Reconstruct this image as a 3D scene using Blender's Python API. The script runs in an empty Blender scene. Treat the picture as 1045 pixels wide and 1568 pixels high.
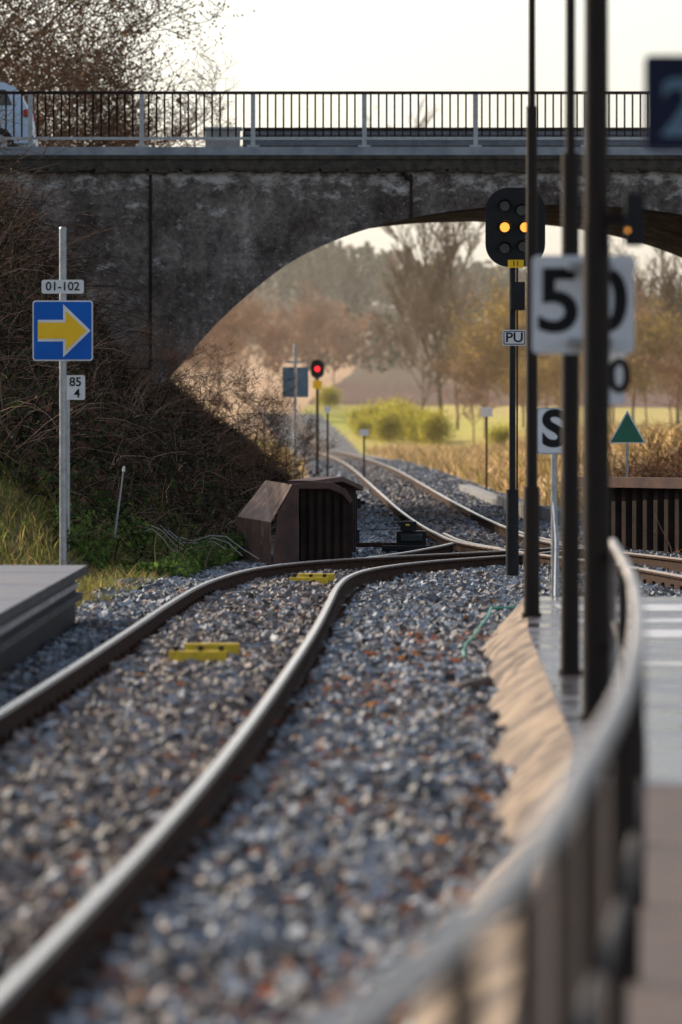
import bpy, math, random
import numpy as np
from mathutils import Vector, Matrix
random.seed(7); R=np.random.default_rng(11)
K=1.4815           # chainage unit along the line -> metres
sc=bpy.context.scene
COL=sc.collection

# ---------------------------------------------------------------- materials
def mat(name,c1,c2=None,scale=5.,rough=.7,metal=0.,bump=0.,attr=False,lo=.35,hi=.65,trans=0.,emit=None,es=0.,rv=0.,spec=None):
    m=bpy.data.materials.new(name); m.use_nodes=True
    nt=m.node_tree; N=nt.nodes; L=nt.links
    b=N["Principled BSDF"]; out=N["Material Output"]
    b.inputs["Roughness"].default_value=rough; b.inputs["Metallic"].default_value=metal
    if spec is not None: b.inputs["Specular IOR Level"].default_value=spec
    if c2 is None: c2=tuple(min(1,c*.72) for c in c1)
    tc=N.new("ShaderNodeTexCoord")
    no=N.new("ShaderNodeTexNoise"); no.inputs["Scale"].default_value=scale; no.inputs["Detail"].default_value=7; no.inputs["Roughness"].default_value=.62
    L.new(tc.outputs["Object"],no.inputs["Vector"])
    cr=N.new("ShaderNodeValToRGB"); cr.color_ramp.elements[0].position=lo; cr.color_ramp.elements[1].position=hi
    L.new(no.outputs["Fac"],cr.inputs["Fac"])
    if attr:
        cr.color_ramp.elements[0].color=(.6,.6,.6,1); cr.color_ramp.elements[1].color=(1.2,1.2,1.2,1)
        at=N.new("ShaderNodeAttribute"); at.attribute_name="Col"
        mx=N.new("ShaderNodeMix"); mx.data_type='RGBA'; mx.blend_type='MULTIPLY'; mx.inputs["Factor"].default_value=1
        L.new(at.outputs["Color"],mx.inputs[6]); L.new(cr.outputs["Color"],mx.inputs[7]); csock=mx.outputs[2]
    else:
        cr.color_ramp.elements[0].color=(*c2,1); cr.color_ramp.elements[1].color=(*c1,1); csock=cr.outputs["Color"]
    L.new(csock,b.inputs["Base Color"])
    if bump:
        bp=N.new("ShaderNodeBump"); bp.inputs["Strength"].default_value=bump; bp.inputs["Distance"].default_value=.03
        L.new(no.outputs["Fac"],bp.inputs["Height"]); L.new(bp.outputs["Normal"],b.inputs["Normal"])
    if rv:
        mr=N.new("ShaderNodeMapRange"); mr.inputs["From Min"].default_value=.35; mr.inputs["From Max"].default_value=.65
        mr.inputs["To Min"].default_value=max(.05,rough-rv); mr.inputs["To Max"].default_value=min(1,rough+rv)
        L.new(no.outputs["Fac"],mr.inputs["Value"]); L.new(mr.outputs["Result"],b.inputs["Roughness"])
    if trans:
        t=N.new("ShaderNodeBsdfTranslucent"); L.new(csock,t.inputs["Color"])
        ms=N.new("ShaderNodeMixShader"); ms.inputs["Fac"].default_value=trans
        L.new(b.outputs[0],ms.inputs[1]); L.new(t.outputs[0],ms.inputs[2]); L.new(ms.outputs[0],out.inputs["Surface"])
    if emit:
        b.inputs["Emission Color"].default_value=(*emit,1); b.inputs["Emission Strength"].default_value=es
    return m

M={}
M['steel']=mat("galvanised_steel",(.42,.44,.46),(.28,.29,.31),12,.42,.7,rv=.1)
M['guard']=mat("dull_grey_guard_rail",(.17,.18,.20),(.11,.115,.13),5,.7,.1)
M['handrail']=mat("worn_galvanised_handrail",(.40,.37,.35),(.16,.14,.135),4,.36,.7,rv=.14)
M['railtop']=mat("polished_rail_head",(.95,.88,.79),(.80,.72,.62),9,.26,1.0)
M['railedge']=mat("brown_rail_shoulder",(.16,.105,.075),(.08,.052,.038),9,.5,.4,spec=.3)
M['railrust']=mat("rusty_rail_side",(.075,.039,.025),(.028,.017,.013),14,.85,.0,.3,spec=.1)
M['rust']=mat("rusty_sheet_steel",(.15,.07,.05),(.055,.03,.027),2.2,.7,.1,.3)
M['rustd']=mat("dark_rusty_steel",(.045,.026,.021),(.017,.012,.011),3,.8,.1,.3,spec=.2)
M['black']=mat("black_paint",(.013,.013,.015),(.007,.007,.009),8,.55,spec=.25)
M['brownpaint']=mat("dark_brown_pole_paint",(.024,.015,.011),(.013,.009,.008),6,.6,rv=.1,spec=.2)
M['white']=mat("white_sign_sheet",(.74,.75,.78),(.62,.63,.66),3,.5)
M['blue']=mat("blue_sign_sheet",(.004,.12,.54),(.004,.10,.47),3,.5,spec=.2)
M['navy']=mat("navy_sign_sheet",(.010,.013,.04),(.008,.010,.032),3,.6,spec=.2)
M['yellow']=mat("yellow_sign_sheet",(.95,.58,.02),(.86,.50,.02),4,.5,spec=.3)
M['yelpaint']=mat("worn_yellow_paint",(.88,.62,.02),(.60,.40,.03),15,.6)
M['green']=mat("green_sign_sheet",(.01,.16,.09),(.01,.12,.07),4,.5)
M['signback']=mat("blue_grey_sign_back",(.11,.19,.27),(.08,.15,.22),3,.55)
M['ink']=mat("black_letter_film",(.012,.012,.014),(.009,.009,.010),3,.6,spec=.2)
M['amber']=mat("lit_amber_lens",(.5,.2,.02),None,3,.3,emit=(1,.38,.05),es=1.6)
M['red']=mat("lit_red_lens",(.6,.02,.02),None,3,.3,emit=(1,.02,.03),es=2)
M['lens']=mat("dark_lens",(.03,.04,.045),(.02,.025,.03),6,.12)
M['conc']=mat("concrete",(.34,.33,.32),(.2,.2,.2),3.5,.85,0,.4)
M['kerb']=mat("pale_edge_beam_concrete",(.36,.38,.41),(.20,.22,.25),2,.75,0,.2)
M['cornice']=mat("mossy_dark_cornice",(.09,.073,.055),(.03,.026,.022),6,.9,0,.6)
M['coping']=mat("dark_platform_coping",(.085,.08,.08),(.03,.028,.03),5,.8,0,.5)
M['sleeper']=mat("concrete_sleeper",(.22,.165,.135),(.12,.095,.08),6,.9,0,.4)
M['asph']=mat("damp_asphalt_paving",(.11,.10,.115),(.05,.047,.055),1.3,.24,0,.1,rv=.16)
M['brick']=mat("brown_paving",(.11,.066,.05),(.055,.038,.032),4,.65,0,.3)
M['sand']=mat("sandy_concrete_slope",(.33,.245,.17),(.085,.06,.05),2.4,.9,0,1.0,lo=.40,hi=.6)  # dark noise tone paints brown texture and shadow streaks into the bank
M['road']=mat("road_asphalt",(.07,.07,.075),(.045,.045,.05),5,.8)
M['carpaint']=mat("pale_blue_car_paint",(.50,.64,.80),(.47,.60,.76),2,.25,.0)
M['glass']=mat("car_glass",(.03,.04,.05),None,2,.05)
M['tyre']=mat("tyre_rubber",(.02,.02,.02),None,9,.85)
M['taill']=mat("tail_lamp_plastic",(.5,.02,.02),None,3,.25)
M['hose']=mat("green_hose_plastic",(.06,.34,.24),None,6,.5)
M['cable']=mat("pale_cable",(.38,.38,.37),None,6,.6)
M['bark']=mat("bark",(.13,.10,.075),(.06,.045,.035),6,.9,attr=True,spec=.1)
M['leaf']=mat("foliage",(1,1,1),None,1.2,.65,attr=True,trans=.45,spec=.2)
M['ground']=mat("ground_cover",(1,1,1),None,2.2,.95,0,.5,attr=True,spec=.15)
M['stone']=mat("ballast_stone",(1,1,1),None,30,.65,0,.0,attr=True,spec=.35)
M['slab']=mat("platform_slab",(.17,.16,.175),(.085,.08,.095),2.5,.5,0,.2,rv=.15)
M['line']=mat("white_dashes_and_light_bands",(.66,.66,.68),(.40,.40,.42),6,.4)  # white of the edge dashes; also paints bright light patches on the paving

def bridge_mat():
    m=bpy.data.materials.new("weathered_board_marked_concrete"); m.use_nodes=True
    nt=m.node_tree;N=nt.nodes;L=nt.links;b=N["Principled BSDF"];b.inputs["Roughness"].default_value=.92;b.inputs["Specular IOR Level"].default_value=.2
    tc=N.new("ShaderNodeTexCoord")
    def noise(s,d=8,sc=(1,1,1),r=.6):
        mp=N.new("ShaderNodeMapping"); mp.inputs["Scale"].default_value=sc; L.new(tc.outputs["Object"],mp.inputs["Vector"])
        n=N.new("ShaderNodeTexNoise"); n.inputs["Scale"].default_value=s;n.inputs["Detail"].default_value=d;n.inputs["Roughness"].default_value=r
        L.new(mp.outputs[0],n.inputs["Vector"]);return n.outputs["Fac"]
    def ramp(f,p0,p1,c0=(0,0,0),c1=(1,1,1)):
        r=N.new("ShaderNodeValToRGB"); e=r.color_ramp.elements; e[0].position=p0;e[1].position=p1;e[0].color=(*c0,1);e[1].color=(*c1,1)
        L.new(f,r.inputs["Fac"]);return r.outputs["Color"]
    def mix(f,a,bb,mode='MIX'):
        x=N.new("ShaderNodeMix");x.data_type='RGBA';x.blend_type=mode
        if isinstance(f,float): x.inputs["Factor"].default_value=f
        else: L.new(f,x.inputs["Factor"])
        for i,v in ((6,a),(7,bb)):
            if isinstance(v,tuple): x.inputs[i].default_value=(*v,1)
            else: L.new(v,x.inputs[i])
        return x.outputs[2]
    base=ramp(noise(.8,8,(1,1,1)),.36,.64,(.085,.066,.056),(.28,.24,.21))
    fine=ramp(noise(9,8,(1,1,1),.75),.36,.64,(.45,.45,.45),(1.45,1.45,1.45))
    c=mix(1.0,base,fine,'MULTIPLY')
    streak=ramp(noise(2.5,5,(1,1,.35)),.40,.62,(.65,.65,.67),(1.1,1.1,1.1))
    c=mix(1.0,c,streak,'MULTIPLY')
    sep=N.new("ShaderNodeSeparateXYZ"); L.new(tc.outputs["Object"],sep.inputs[0])
    mr=N.new("ShaderNodeMapRange"); mr.inputs["From Min"].default_value=5.6;mr.inputs["From Max"].default_value=6.0
    mr.inputs["To Min"].default_value=0;mr.inputs["To Max"].default_value=.10; L.new(sep.outputs["Z"],mr.inputs["Value"])
    ad=N.new("ShaderNodeMath");ad.operation='ADD';L.new(noise(2.0,10,(1,1,1.6),.76),ad.inputs[0]);L.new(mr.outputs[0],ad.inputs[1])
    patch=ramp(ad.outputs[0],.56,.67)
    c=mix(patch,c,(.55,.51,.48))
    spk=ramp(noise(20,3,(1,1,1),.6),.63,.70)
    c=mix(spk,c,(.50,.46,.42))
    L.new(c,b.inputs["Base Color"])
    bp=N.new("ShaderNodeBump");bp.inputs["Strength"].default_value=.4;bp.inputs["Distance"].default_value=.03;L.new(noise(14,7),bp.inputs["Height"]);L.new(bp.outputs[0],b.inputs["Normal"])
    return m
M['bridge']=bridge_mat()

# ---------------------------------------------------------------- mesh builder
class MB:
    def __init__(s): s.v=[];s.f=[];s.m=[];s.mats=[];s.sm=[]
    def mi(s,k):
        if k not in s.mats: s.mats.append(k)
        return s.mats.index(k)
    def add(s,vs,fs,k,smooth=False):
        o=len(s.v); s.v+= [tuple(v) for v in vs]; i=s.mi(k)
        for f in fs: s.f.append([o+a for a in f]); s.m.append(i); s.sm.append(smooth)
    def box(s,x0,x1,y0,y1,z0,z1,k):
        vs=[(x,y,z) for z in(z0,z1) for x,y in((x0,y0),(x1,y0),(x1,y1),(x0,y1))]
        s.add(vs,[(3,2,1,0),(4,5,6,7),(0,1,5,4),(1,2,6,5),(2,3,7,6),(3,0,4,7)],k)
    def cyl(s,p0,p1,r0,r1,k,n=12,cap=True):
        p0=Vector(p0);p1=Vector(p1);d=(p1-p0).normalized()
        a=d.orthogonal().normalized();b=d.cross(a)
        vs=[];
        for p,r in((p0,r0),(p1,r1)):
            for i in range(n):
                t=2*math.pi*i/n; vs.append(p+a*math.cos(t)*r+b*math.sin(t)*r)
        s.add(vs,[(i,(i+1)%n,n+(i+1)%n,n+i) for i in range(n)],k,True)
        if cap: s.add(vs,[tuple(range(n))[::-1],tuple(range(n,2*n))],k)
    def tube(s,pts,r,k,n=10):
        pts=[Vector(p) for p in pts]; vs=[]
        for i,p in enumerate(pts):
            d=(pts[min(i+1,len(pts)-1)]-pts[max(i-1,0)]).normalized()
            a=d.cross(Vector((0,0,1)));
            if a.length<.05: a=Vector((1,0,0))
            a.normalize(); b=d.cross(a)
            for j in range(n):
                t=2*math.pi*j/n; vs.append(p+a*math.cos(t)*r+b*math.sin(t)*r)
        fs=[(i*n+j,i*n+(j+1)%n,(i+1)*n+(j+1)%n,(i+1)*n+j) for i in range(len(pts)-1) for j in range(n)]
        s.add(vs,fs,k,True); s.add(vs,[tuple(range(n)),tuple(range((len(pts)-1)*n,len(pts)*n))],k)
    def plate(s,pts,y0,y1,k,kb=None):   # polygon in XZ extruded along Y
        n=len(pts); vs=[(x,y0,z) for x,z in pts]+[(x,y1,z) for x,z in pts]
        s.add(vs,[tuple(range(n))],k); s.add(vs,[tuple(range(n,2*n))[::-1]],kb or k)
        s.add(vs,[(i,n+i,n+(i+1)%n,(i+1)%n) for i in range(n)],kb or k)
    def rrect(s,cx,cz,w,h,r,y0,y1,k,kb=None,seg=5):
        pts=[]
        for sx,sz,a0 in((1,-1,-90),(1,1,0),(-1,1,90),(-1,-1,180)):
            for i in range(seg+1):
                a=math.radians(a0+90*i/seg); pts.append((cx+sx*(w/2-r)+r*math.cos(a),cz+sz*(h/2-r)+r*math.sin(a)))
        s.plate(pts,y0,y1,k,kb)
    def build(s,name,org=(0,0,0),bevel=0,parent=None,rot=None):
        me=bpy.data.meshes.new(name); o=Vector(org)
        me.from_pydata([tuple(Vector(v)-o) for v in s.v],[],s.f)
        for k in s.mats: me.materials.append(M[k])
        me.polygons.foreach_set("material_index",s.m); me.polygons.foreach_set("use_smooth",s.sm); me.update()
        ob=bpy.data.objects.new(name,me); ob.location=o; COL.objects.link(ob)
        if rot: ob.rotation_euler=rot
        if bevel:
            b=ob.modifiers.new("b",'BEVEL'); b.width=bevel; b.segments=2; b.limit_method='ANGLE'
        if parent: ob.parent=parent
        return ob

def text(parent,s,size,loc,k,name,off=.0,sx=1.):
    cu=bpy.data.curves.new(name,'FONT'); cu.body=s; cu.size=size; cu.align_x='CENTER'; cu.align_y='CENTER'; cu.extrude=.0015; cu.offset=off*size
    t=bpy.data.objects.new(name,cu); COL.objects.link(t)
    bpy.context.view_layer.update(); dg=bpy.context.evaluated_depsgraph_get()
    me=bpy.data.meshes.new_from_object(t.evaluated_get(dg)); bpy.data.objects.remove(t)
    me.materials.clear(); me.materials.append(M[k])
    ob=bpy.data.objects.new(name,me); COL.objects.link(ob)
    ob.location=Vector(loc)-parent.location; ob.rotation_euler=(math.radians(90),0,0); ob.scale=(sx,1,1); ob.parent=parent
    return ob

def np_obj(name,V,F,mats,C=None,mi=None,smooth=False,loc=(0,0,0),link=True):
    V=np.asarray(V,dtype=np.float32);F=np.asarray(F,dtype=np.int32);k=F.shape[1];m=len(F)
    me=bpy.data.meshes.new(name); me.vertices.add(len(V)); me.vertices.foreach_set("co",V.ravel())
    me.loops.add(m*k); me.loops.foreach_set("vertex_index",F.ravel())
    me.polygons.add(m); me.polygons.foreach_set("loop_start",np.arange(0,m*k,k,dtype=np.int32))
    for x in mats: me.materials.append(M[x])
    if mi is not None: me.polygons.foreach_set("material_index",np.asarray(mi,dtype=np.int32))
    me.polygons.foreach_set("use_smooth",np.full(m,smooth))
    me.update(calc_edges=True)
    if C is not None:
        a=me.color_attributes.new("Col",'FLOAT_COLOR','POINT'); C4=np.ones((len(V),4),dtype=np.float32); C4[:,:3]=C; a.data.foreach_set("color",C4.ravel())
    me.validate()
    if not link: return me
    ob=bpy.data.objects.new(name,me); ob.location=loc; COL.objects.link(ob); return ob

def herm(ys,pts):
    pts=sorted(pts); Y=np.array([p[0] for p in pts]);X=np.array([p[1] for p in pts])
    d=np.gradient(X,Y); i=np.clip(np.searchsorted(Y,ys)-1,0,len(Y)-2)
    h=Y[i+1]-Y[i]; t=(ys-Y[i])/h
    return (2*t**3-3*t**2+1)*X[i]+(t**3-2*t**2+t)*h*d[i]+(-2*t**3+3*t**2)*X[i+1]+(t**3-t**2)*h*d[i+1]

# ---------------------------------------------------------------- track alignment (chainage, x)
NR=[(2,-1.60),(6,-1.275),(10.8,-.96),(15.9,-.68),(20.5,-.495),(25,-.35),(30.3,-.20),(35,-.10),(38.6,-.02),(40.9,.10),(43.0,.38),(44.7,.88),(45.9,1.39),(47,2.0),(48.6,2.75),(52,3.7)]
NL=[(2,-2.98),(6,-2.68),(10.8,-2.38),(15.9,-2.12),(20.5,-1.93),(25,-1.79),(30.3,-1.65),(35,-1.53),(38.6,-1.39),(40.9,-1.21),(43.2,-.90),(44.8,-.45),(45.9,.05),(47,.8),(48.7,2.0),(50.2,3.0),(53,4.2)]
FL=[(34,4.5),(40.4,3.65),(44.5,3.1),(48.5,2.25),(52,1.66),(57,1.4),(62.7,1.25),(70,1.13),(85.5,.97),(105,.78),(134,.49),(160,.15),(188,-.4),(240,-2.1),(300,-4.8)]
FR=[(36,5.9),(42,4.9),(46,4.05),(48.8,3.45),(53,2.95),(58.8,2.62),(63,2.52),(75,2.38),(99,2.22),(120,2.10),(138,1.95),(160,1.62),(188,1.05),(240,-.6),(300,-3.3)]
def farc(y): return (herm(y,FR)+herm(y,FL))/2

def rail(name,pts,y0,y1,step,z=0.):
    ys=np.arange(y0,y1+step*.5,step); xs=herm(ys,pts)
    kk=max(1,int(1.6/step)); 
    xp=np.concatenate([xs[0]-(xs[kk:0:-1]-xs[0]),xs,xs[-1]+(xs[-1]-xs[-2:-kk-2:-1])]); w=np.hanning(2*kk+3)[1:-1]; w/=w.sum(); xs=np.convolve(xp,w,'valid')
    P=np.stack([xs,ys*K],1)
    T=np.gradient(P,axis=0); T/=np.linalg.norm(T,axis=1)[:,None]; Nn=np.stack([T[:,1],-T[:,0]],1)
    prof=[(-.07,-.172),(-.07,-.16),(-.012,-.145),(-.01,-.05),(-.034,-.038),(-.036,-.014),(-.020,0),(.020,0),(.036,-.014),(.034,-.038),(.01,-.05),(.012,-.145),(.07,-.16),(.07,-.172)]
    n=len(prof); V=np.zeros((len(ys),n,3))
    for j,(a,b) in enumerate(prof):
        V[:,j,0]=P[:,0]+Nn[:,0]*a; V[:,j,1]=P[:,1]+Nn[:,1]*a; V[:,j,2]=z+b
    V=V.reshape(-1,3); F=[];mi=[]
    for i in range(len(ys)-1):
        for j in range(n-1):
            F.append((i*n+j,(i+1)*n+j,(i+1)*n+j+1,i*n+j+1)); mi.append(0 if j==6 else (2 if j in(5,7) else 1))
    return np_obj(name,V,F,['railtop','railrust','railedge'],mi=mi,smooth=False)
rail("steel_rail",NR,2,51,.25); rail("steel_rail",NL,2,51.5,.25); rail("steel_rail",FL,36,300,.6); rail("steel_rail",FR,37,300,.6)
rail("check_rail",[(a,b+.12) for a,b in FL],50,57,.3,-.005)
rail("check_rail",[(a,b-.13) for a,b in FR],49.5,58,.3,-.005)
rail("switch_blade",[(46,.2),(48,.75),(50,1.15),(52,1.5),(55,1.5)],46.4,52,.3,-.003)

# sleepers + fastenings
sl=MB()
def sleepers(fl,fr,y0,y1,sp):
    y=y0
    while y<y1:
        a=float((herm(np.array([y]),fl))[0]); b=float(herm(np.array([y]),fr)[0]); a2=float(herm(np.array([y+.3]),fl)[0])
        t=Vector((a2-a,.3*K,0)).normalized(); nn=Vector((t.y,-t.x,0)); c=Vector(((a+b)/2,y*K,0))
        hw=1.25; vs=[]
        for z,w in((-.32,.15),(-.172,.115)):
            for sx,sy in((-1,-1),(1,-1),(1,1),(-1,1)): vs.append(c+nn*hw*sx+t*w*sy+Vector((0,0,z)))
        sl.add(vs,[(4,5,6,7),(0,1,5,4),(1,2,6,5),(2,3,7,6),(3,0,4,7)],'sleeper')
        if y<75:
            for off in(-.82,-.65,.65,.82):
                q=c+nn*off; sl.cyl(q+Vector((0,0,-.172)),q+Vector((0,0,-.10)),.032,.02,'railrust',6)
        y+=sp/K
    return
sleepers(NL,NR,3,46.5,.62); sleepers(FL,FR,38,190,.62)
sl.build("railway_sleepers")

# ---------------------------------------------------------------- terrain
def H(X,Y):
    z=np.full(np.broadcast(X,Y).shape,-.21)
    Xt=np.interp(Y,[34,42,47,55,65,80,110,170,235],[-4.2,-3.0,-1.9,-1.3,-.6,-.6,-1.0,-3.5,-6])
    lat=np.clip((Xt-X)*np.interp(Y,[80,120],[.8,.35]),0,None)
    fr=np.where(Y<75,np.clip((Y-42)*K*.3,0,6.25),np.clip(6.25-(Y-75)*K*.28,.9,6.25)); fr=np.where(Y>235,0.9*np.clip((330-Y)/95,0,1),fr)
    hl=np.minimum(lat,np.minimum(fr,6.25))
    Xr=np.interp(Y,[34,50,60,68,76,100,235],[9,5.4,6.0,9.6,9.0,4.2,8])
    lat2=np.clip((X-Xr)*np.interp(Y,[80,120],[.6,.2]),0,None)
    fr2=np.where(Y<75,np.clip((Y-46)*K*.3,0,6.25),np.clip(6.25-(Y-75)*K*.28,1.2,6.25)); fr2=np.where(Y>235,1.2*np.clip((330-Y)/95,0,1),fr2)
    hr=np.minimum(lat2,fr2)
    hill=np.interp(Y,[235,330,420,550,800,1000,1400,4000],[0,3.7,6.2,9.8,24,34,36,36])*np.clip(1.05-.0045*X,.6,1.3)
    hill=hill+np.clip((Y-330)/300,0,1)*1.5*np.sin(X*.03+Y*.01)
    bump=.05*np.sin(X*3.1+Y*1.7)*np.sin(Y*2.3-X)*np.clip((np.abs(X-.9)-3.0),0,1)
    return z+hl+hr+hill+bump
xs=np.concatenate([-np.geomspace(9,900,45)[::-1],np.arange(-8.8,8.9,.2),np.geomspace(9,900,45)])
ys=np.concatenate([np.arange(-30,0,5),np.arange(0,100,.5),np.arange(100,340,2.5),np.geomspace(342,4000,90)])
X,Y=np.meshgrid(xs,ys); Z=H(X,Y)
nx,ny=len(xs),len(ys)
def lerp(a,b,t): return a*(1-t[...,None])+b*t[...,None]
n1=np.sin(X*1.3+np.sin(Y*.7)*2)*np.sin(Y*.9+X*.4)*.5+.5
n2=np.clip(np.sin(X*.35+Y*.05)*np.sin(Y*.06-X*.2)*.5+.5+np.clip((X-7)*.12,0,.6),0,1)
C=np.zeros(X.shape+(3,)); C[:]=(.085,.066,.04)
c=lambda r,g,b: np.array([r,g,b])
C=lerp(C,c(.16,.18,.05)+0*C,np.clip(n1*((Y<46))*1.0,0,1))
far=(Y>78)&(Y<=248); C[far]=c(.50,.35,.19); C[far&(n1>.6)]=c(.36,.27,.13)
fd=(Y>228)&(Y<=318); C[fd]=(lerp(c(.40,.41,.055)+0*C,c(.55,.43,.14)+0*C,n2))[fd]
C[(Y>318)&(Y<=450)]=c(.15,.08,.06)
lf=(Y>250)&(Y<=620)&(X<-3.2+ (Y-300)*.02); C[lf]=c(.60,.39,.23)
C[(Y>450)&~lf]=c(.16,.11,.065); C[Y>700]=c(.055,.055,.035)
nc=np.where(Y<46,herm(np.clip(Y,2,52),NR)-.72,farc(np.clip(Y,37,300)))
dn=np.abs(X-nc)
bal=((dn<2.4)&(Y>44)&(Y<300))|((Y<=50)&(X>-3.2)&(X<8))|((Y>50)&(Y<70)&(X>-1.0)&(X<5))
C[bal]=c(.15,.155,.168)
C[(dn<.62)&(Y<300)]=c(.13,.098,.08)
idx=np.arange(nx*ny).reshape(ny,nx)
F=np.stack([idx[:-1,:-1],idx[:-1,1:],idx[1:,1:],idx[1:,:-1]],-1).reshape(-1,4)
np_obj("ground",np.stack([X,Y*K,Z],-1).reshape(-1,3),F,['ground'],C=C.reshape(-1,3),smooth=True)

# ---------------------------------------------------------------- ballast stones
SBX=lambda y: np.interp(y,[2,8,12,15.4,22.2,29.8,33,36],[-.1,.0,.25,.64,.86,1.08,1.4,9])
SRX=lambda y: np.interp(y,[2,8,12,17.8,27.5,33],[.15,.3,.62,1.08,1.34,1.6])
def stones(name,y0,y1,dens,size,xl,xr,zb):
    y=y0; pts=[]
    while y<y1:
        dy=.5; a,b=xl(y),xr(y); n=int(dens(y)*(b-a)*dy*K)
        px=R.uniform(a,b,n); py=R.uniform(y,y+dy,n); pts.append(np.stack([px,py],1)); y+=dy
    P=np.concatenate(pts); x,y=P[:,0],P[:,1]
    keep=~((x<-2.3)&(y<34.4))&(x<SBX(y)+.06+.05*np.sin(y*5.)+.04*np.sin(y*13.))
    for pl,lo,hi in((NR,2,51),(NL,2,51),(FL,36,300),(FR,37,300)):
        ry=np.clip(y,lo,hi); keep&=~((np.abs(x-herm(ry,pl))<.095)&(y>lo)&(y<hi))
    x,y=x[keep],y[keep]; n=len(x)
    T=np.array([(sx,sy,sz) for sz in(-1,1) for sy in(-1,1) for sx in(-1,1)],float)*.5
    V=T[None]*(1+R.uniform(-.45,.3,(n,8,3)))
    s=size*R.uniform(.5,1.35,(n,1,1))*np.stack([np.ones(n),R.uniform(.6,1,n),R.uniform(.45,.9,n)],1)[:,None,:]
    V=V*s
    q=R.normal(size=(n,4)); q/=np.linalg.norm(q,axis=1)[:,None]; w,a,b,cc=q.T
    Rm=np.stack([1-2*(b*b+cc*cc),2*(a*b-w*cc),2*(a*cc+w*b),2*(a*b+w*cc),1-2*(a*a+cc*cc),2*(b*cc-w*a),2*(a*cc-w*b),2*(b*cc+w*a),1-2*(a*a+b*b)],1).reshape(n,3,3)
    V=np.einsum('nij,nkj->nki',Rm,V)
    bank=np.sin(x*2.1+y*.9)*np.sin(y*1.3-x*1.7)*.025
    base=np.stack([x,y*K,zb+bank+R.uniform(-.03,.035,n)],1); V=V+base[:,None,:]
    F0=np.array([(0,2,3,1),(4,5,7,6),(0,1,5,4),(1,3,7,5),(3,2,6,7),(2,0,4,6)])
    F=(F0[None]+(np.arange(n)*8)[:,None,None]).reshape(-1,4)
    g=.10+.34*R.random(n)**1.3; col=np.stack([g*.90,g*1.0,g*1.15],1)
    ncx=np.where(y<46,herm(np.clip(y,2,52),NR)-.72,farc(np.clip(y,37,300)))
    br=R.random(n)<np.where(np.abs(x-ncx)<.68,.72,.14+.22*(np.sin(y*.8+x*3)>.6)); col[br]=col[br]*np.array([1.04,.78,.62])
    dk=R.random(n)<.16; col[dk]*=.3
    C=np.repeat(col,8,0)
    return np_obj(name,V.reshape(-1,3),F,['stone'],C=C)
stones("ballast_gravel",9,36,lambda y:420,.060,lambda y:max(-.0889*y-.5,-3.4),lambda y:min(.0889*y+.5,3.5),-.175)
stones("ballast_gravel",36,52,lambda y:280,.064,lambda y:-2.5 if y<44 else -1.9,lambda y:5.0,-.18)
stones("ballast_gravel",52,190,lambda y:110 if y<90 else 40,.09,lambda y:float(farc(np.array([y]))[0])-2.3,lambda y:float(farc(np.array([y]))[0])+2.5,-.19)

# ---------------------------------------------------------------- vegetation helpers
def quads(P,size,rng,aspect=1.):
    n=len(P); d=rng.normal(size=(n,3))
    d/=np.linalg.norm(d,axis=1)[:,None]; e=np.cross(d,rng.normal(size=(n,3))); e/=np.linalg.norm(e,axis=1)[:,None]
    s=(size*rng.uniform(.5,1.3,n))[:,None]
    a=d*s*.5*aspect; b=e*s*.5
    V=np.stack([P-a,P+b*.8,P+a,P-b*.8],1).reshape(-1,3)
    return V,np.arange(n*4).reshape(n,4)
def prisms(S):
    S=np.array(S,float); P0,P1,r0,r1=S[:,0:3],S[:,3:6],S[:,6],S[:,7]
    d=P1-P0; d/=np.linalg.norm(d,axis=1)[:,None]+1e-9
    h=np.where(np.abs(d[:,2:3])>.9,np.array([[1.,0,0]]),np.array([[0,0,1.]])); a=np.cross(d,h); a/=np.linalg.norm(a,axis=1)[:,None]; b=np.cross(d,a)
    V=[]
    for P,r in((P0,r0),(P1,r1)):
        for t in(0,2.094,4.189): V.append(P+a*np.cos(t)*r[:,None]+b*np.sin(t)*r[:,None])
    V=np.stack(V,1); n=len(S)
    F0=np.array([(0,1,4,3),(1,2,5,4),(2,0,3,5)]); F=(F0[None]+(np.arange(n)*6)[:,None,None]).reshape(-1,4)
    return V.reshape(-1,3),F
def grow(S,T,p,d,L,r,lev,mx,rng,up,spread,kids,rmin):
    n=3 if lev>0 else 5
    for i in range(n):
        q=p+d*(L/n); S.append((*p,*q,max(r,rmin),max(r*.84,rmin))); r*=.84; p=q
        d=(d+Vector((rng.uniform(-1,1),rng.uniform(-1,1),rng.uniform(-.6,1)))*.16+Vector((0,0,up))*.12).normalized()
        if lev<mx and not(lev==0 and i==0):
            for _ in range(kids):
                o=Vector((rng.uniform(-1,1),rng.uniform(-1,1),rng.uniform(-.2,.5)))
                o=(d*(1-spread)+o.normalized()*spread).normalized()
                grow(S,T,p,o,L*rng.uniform(.42,.62),r*.55,lev+1,mx,rng,up,spread,kids,rmin)
    if lev>=mx-1: T.append(p)
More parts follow.
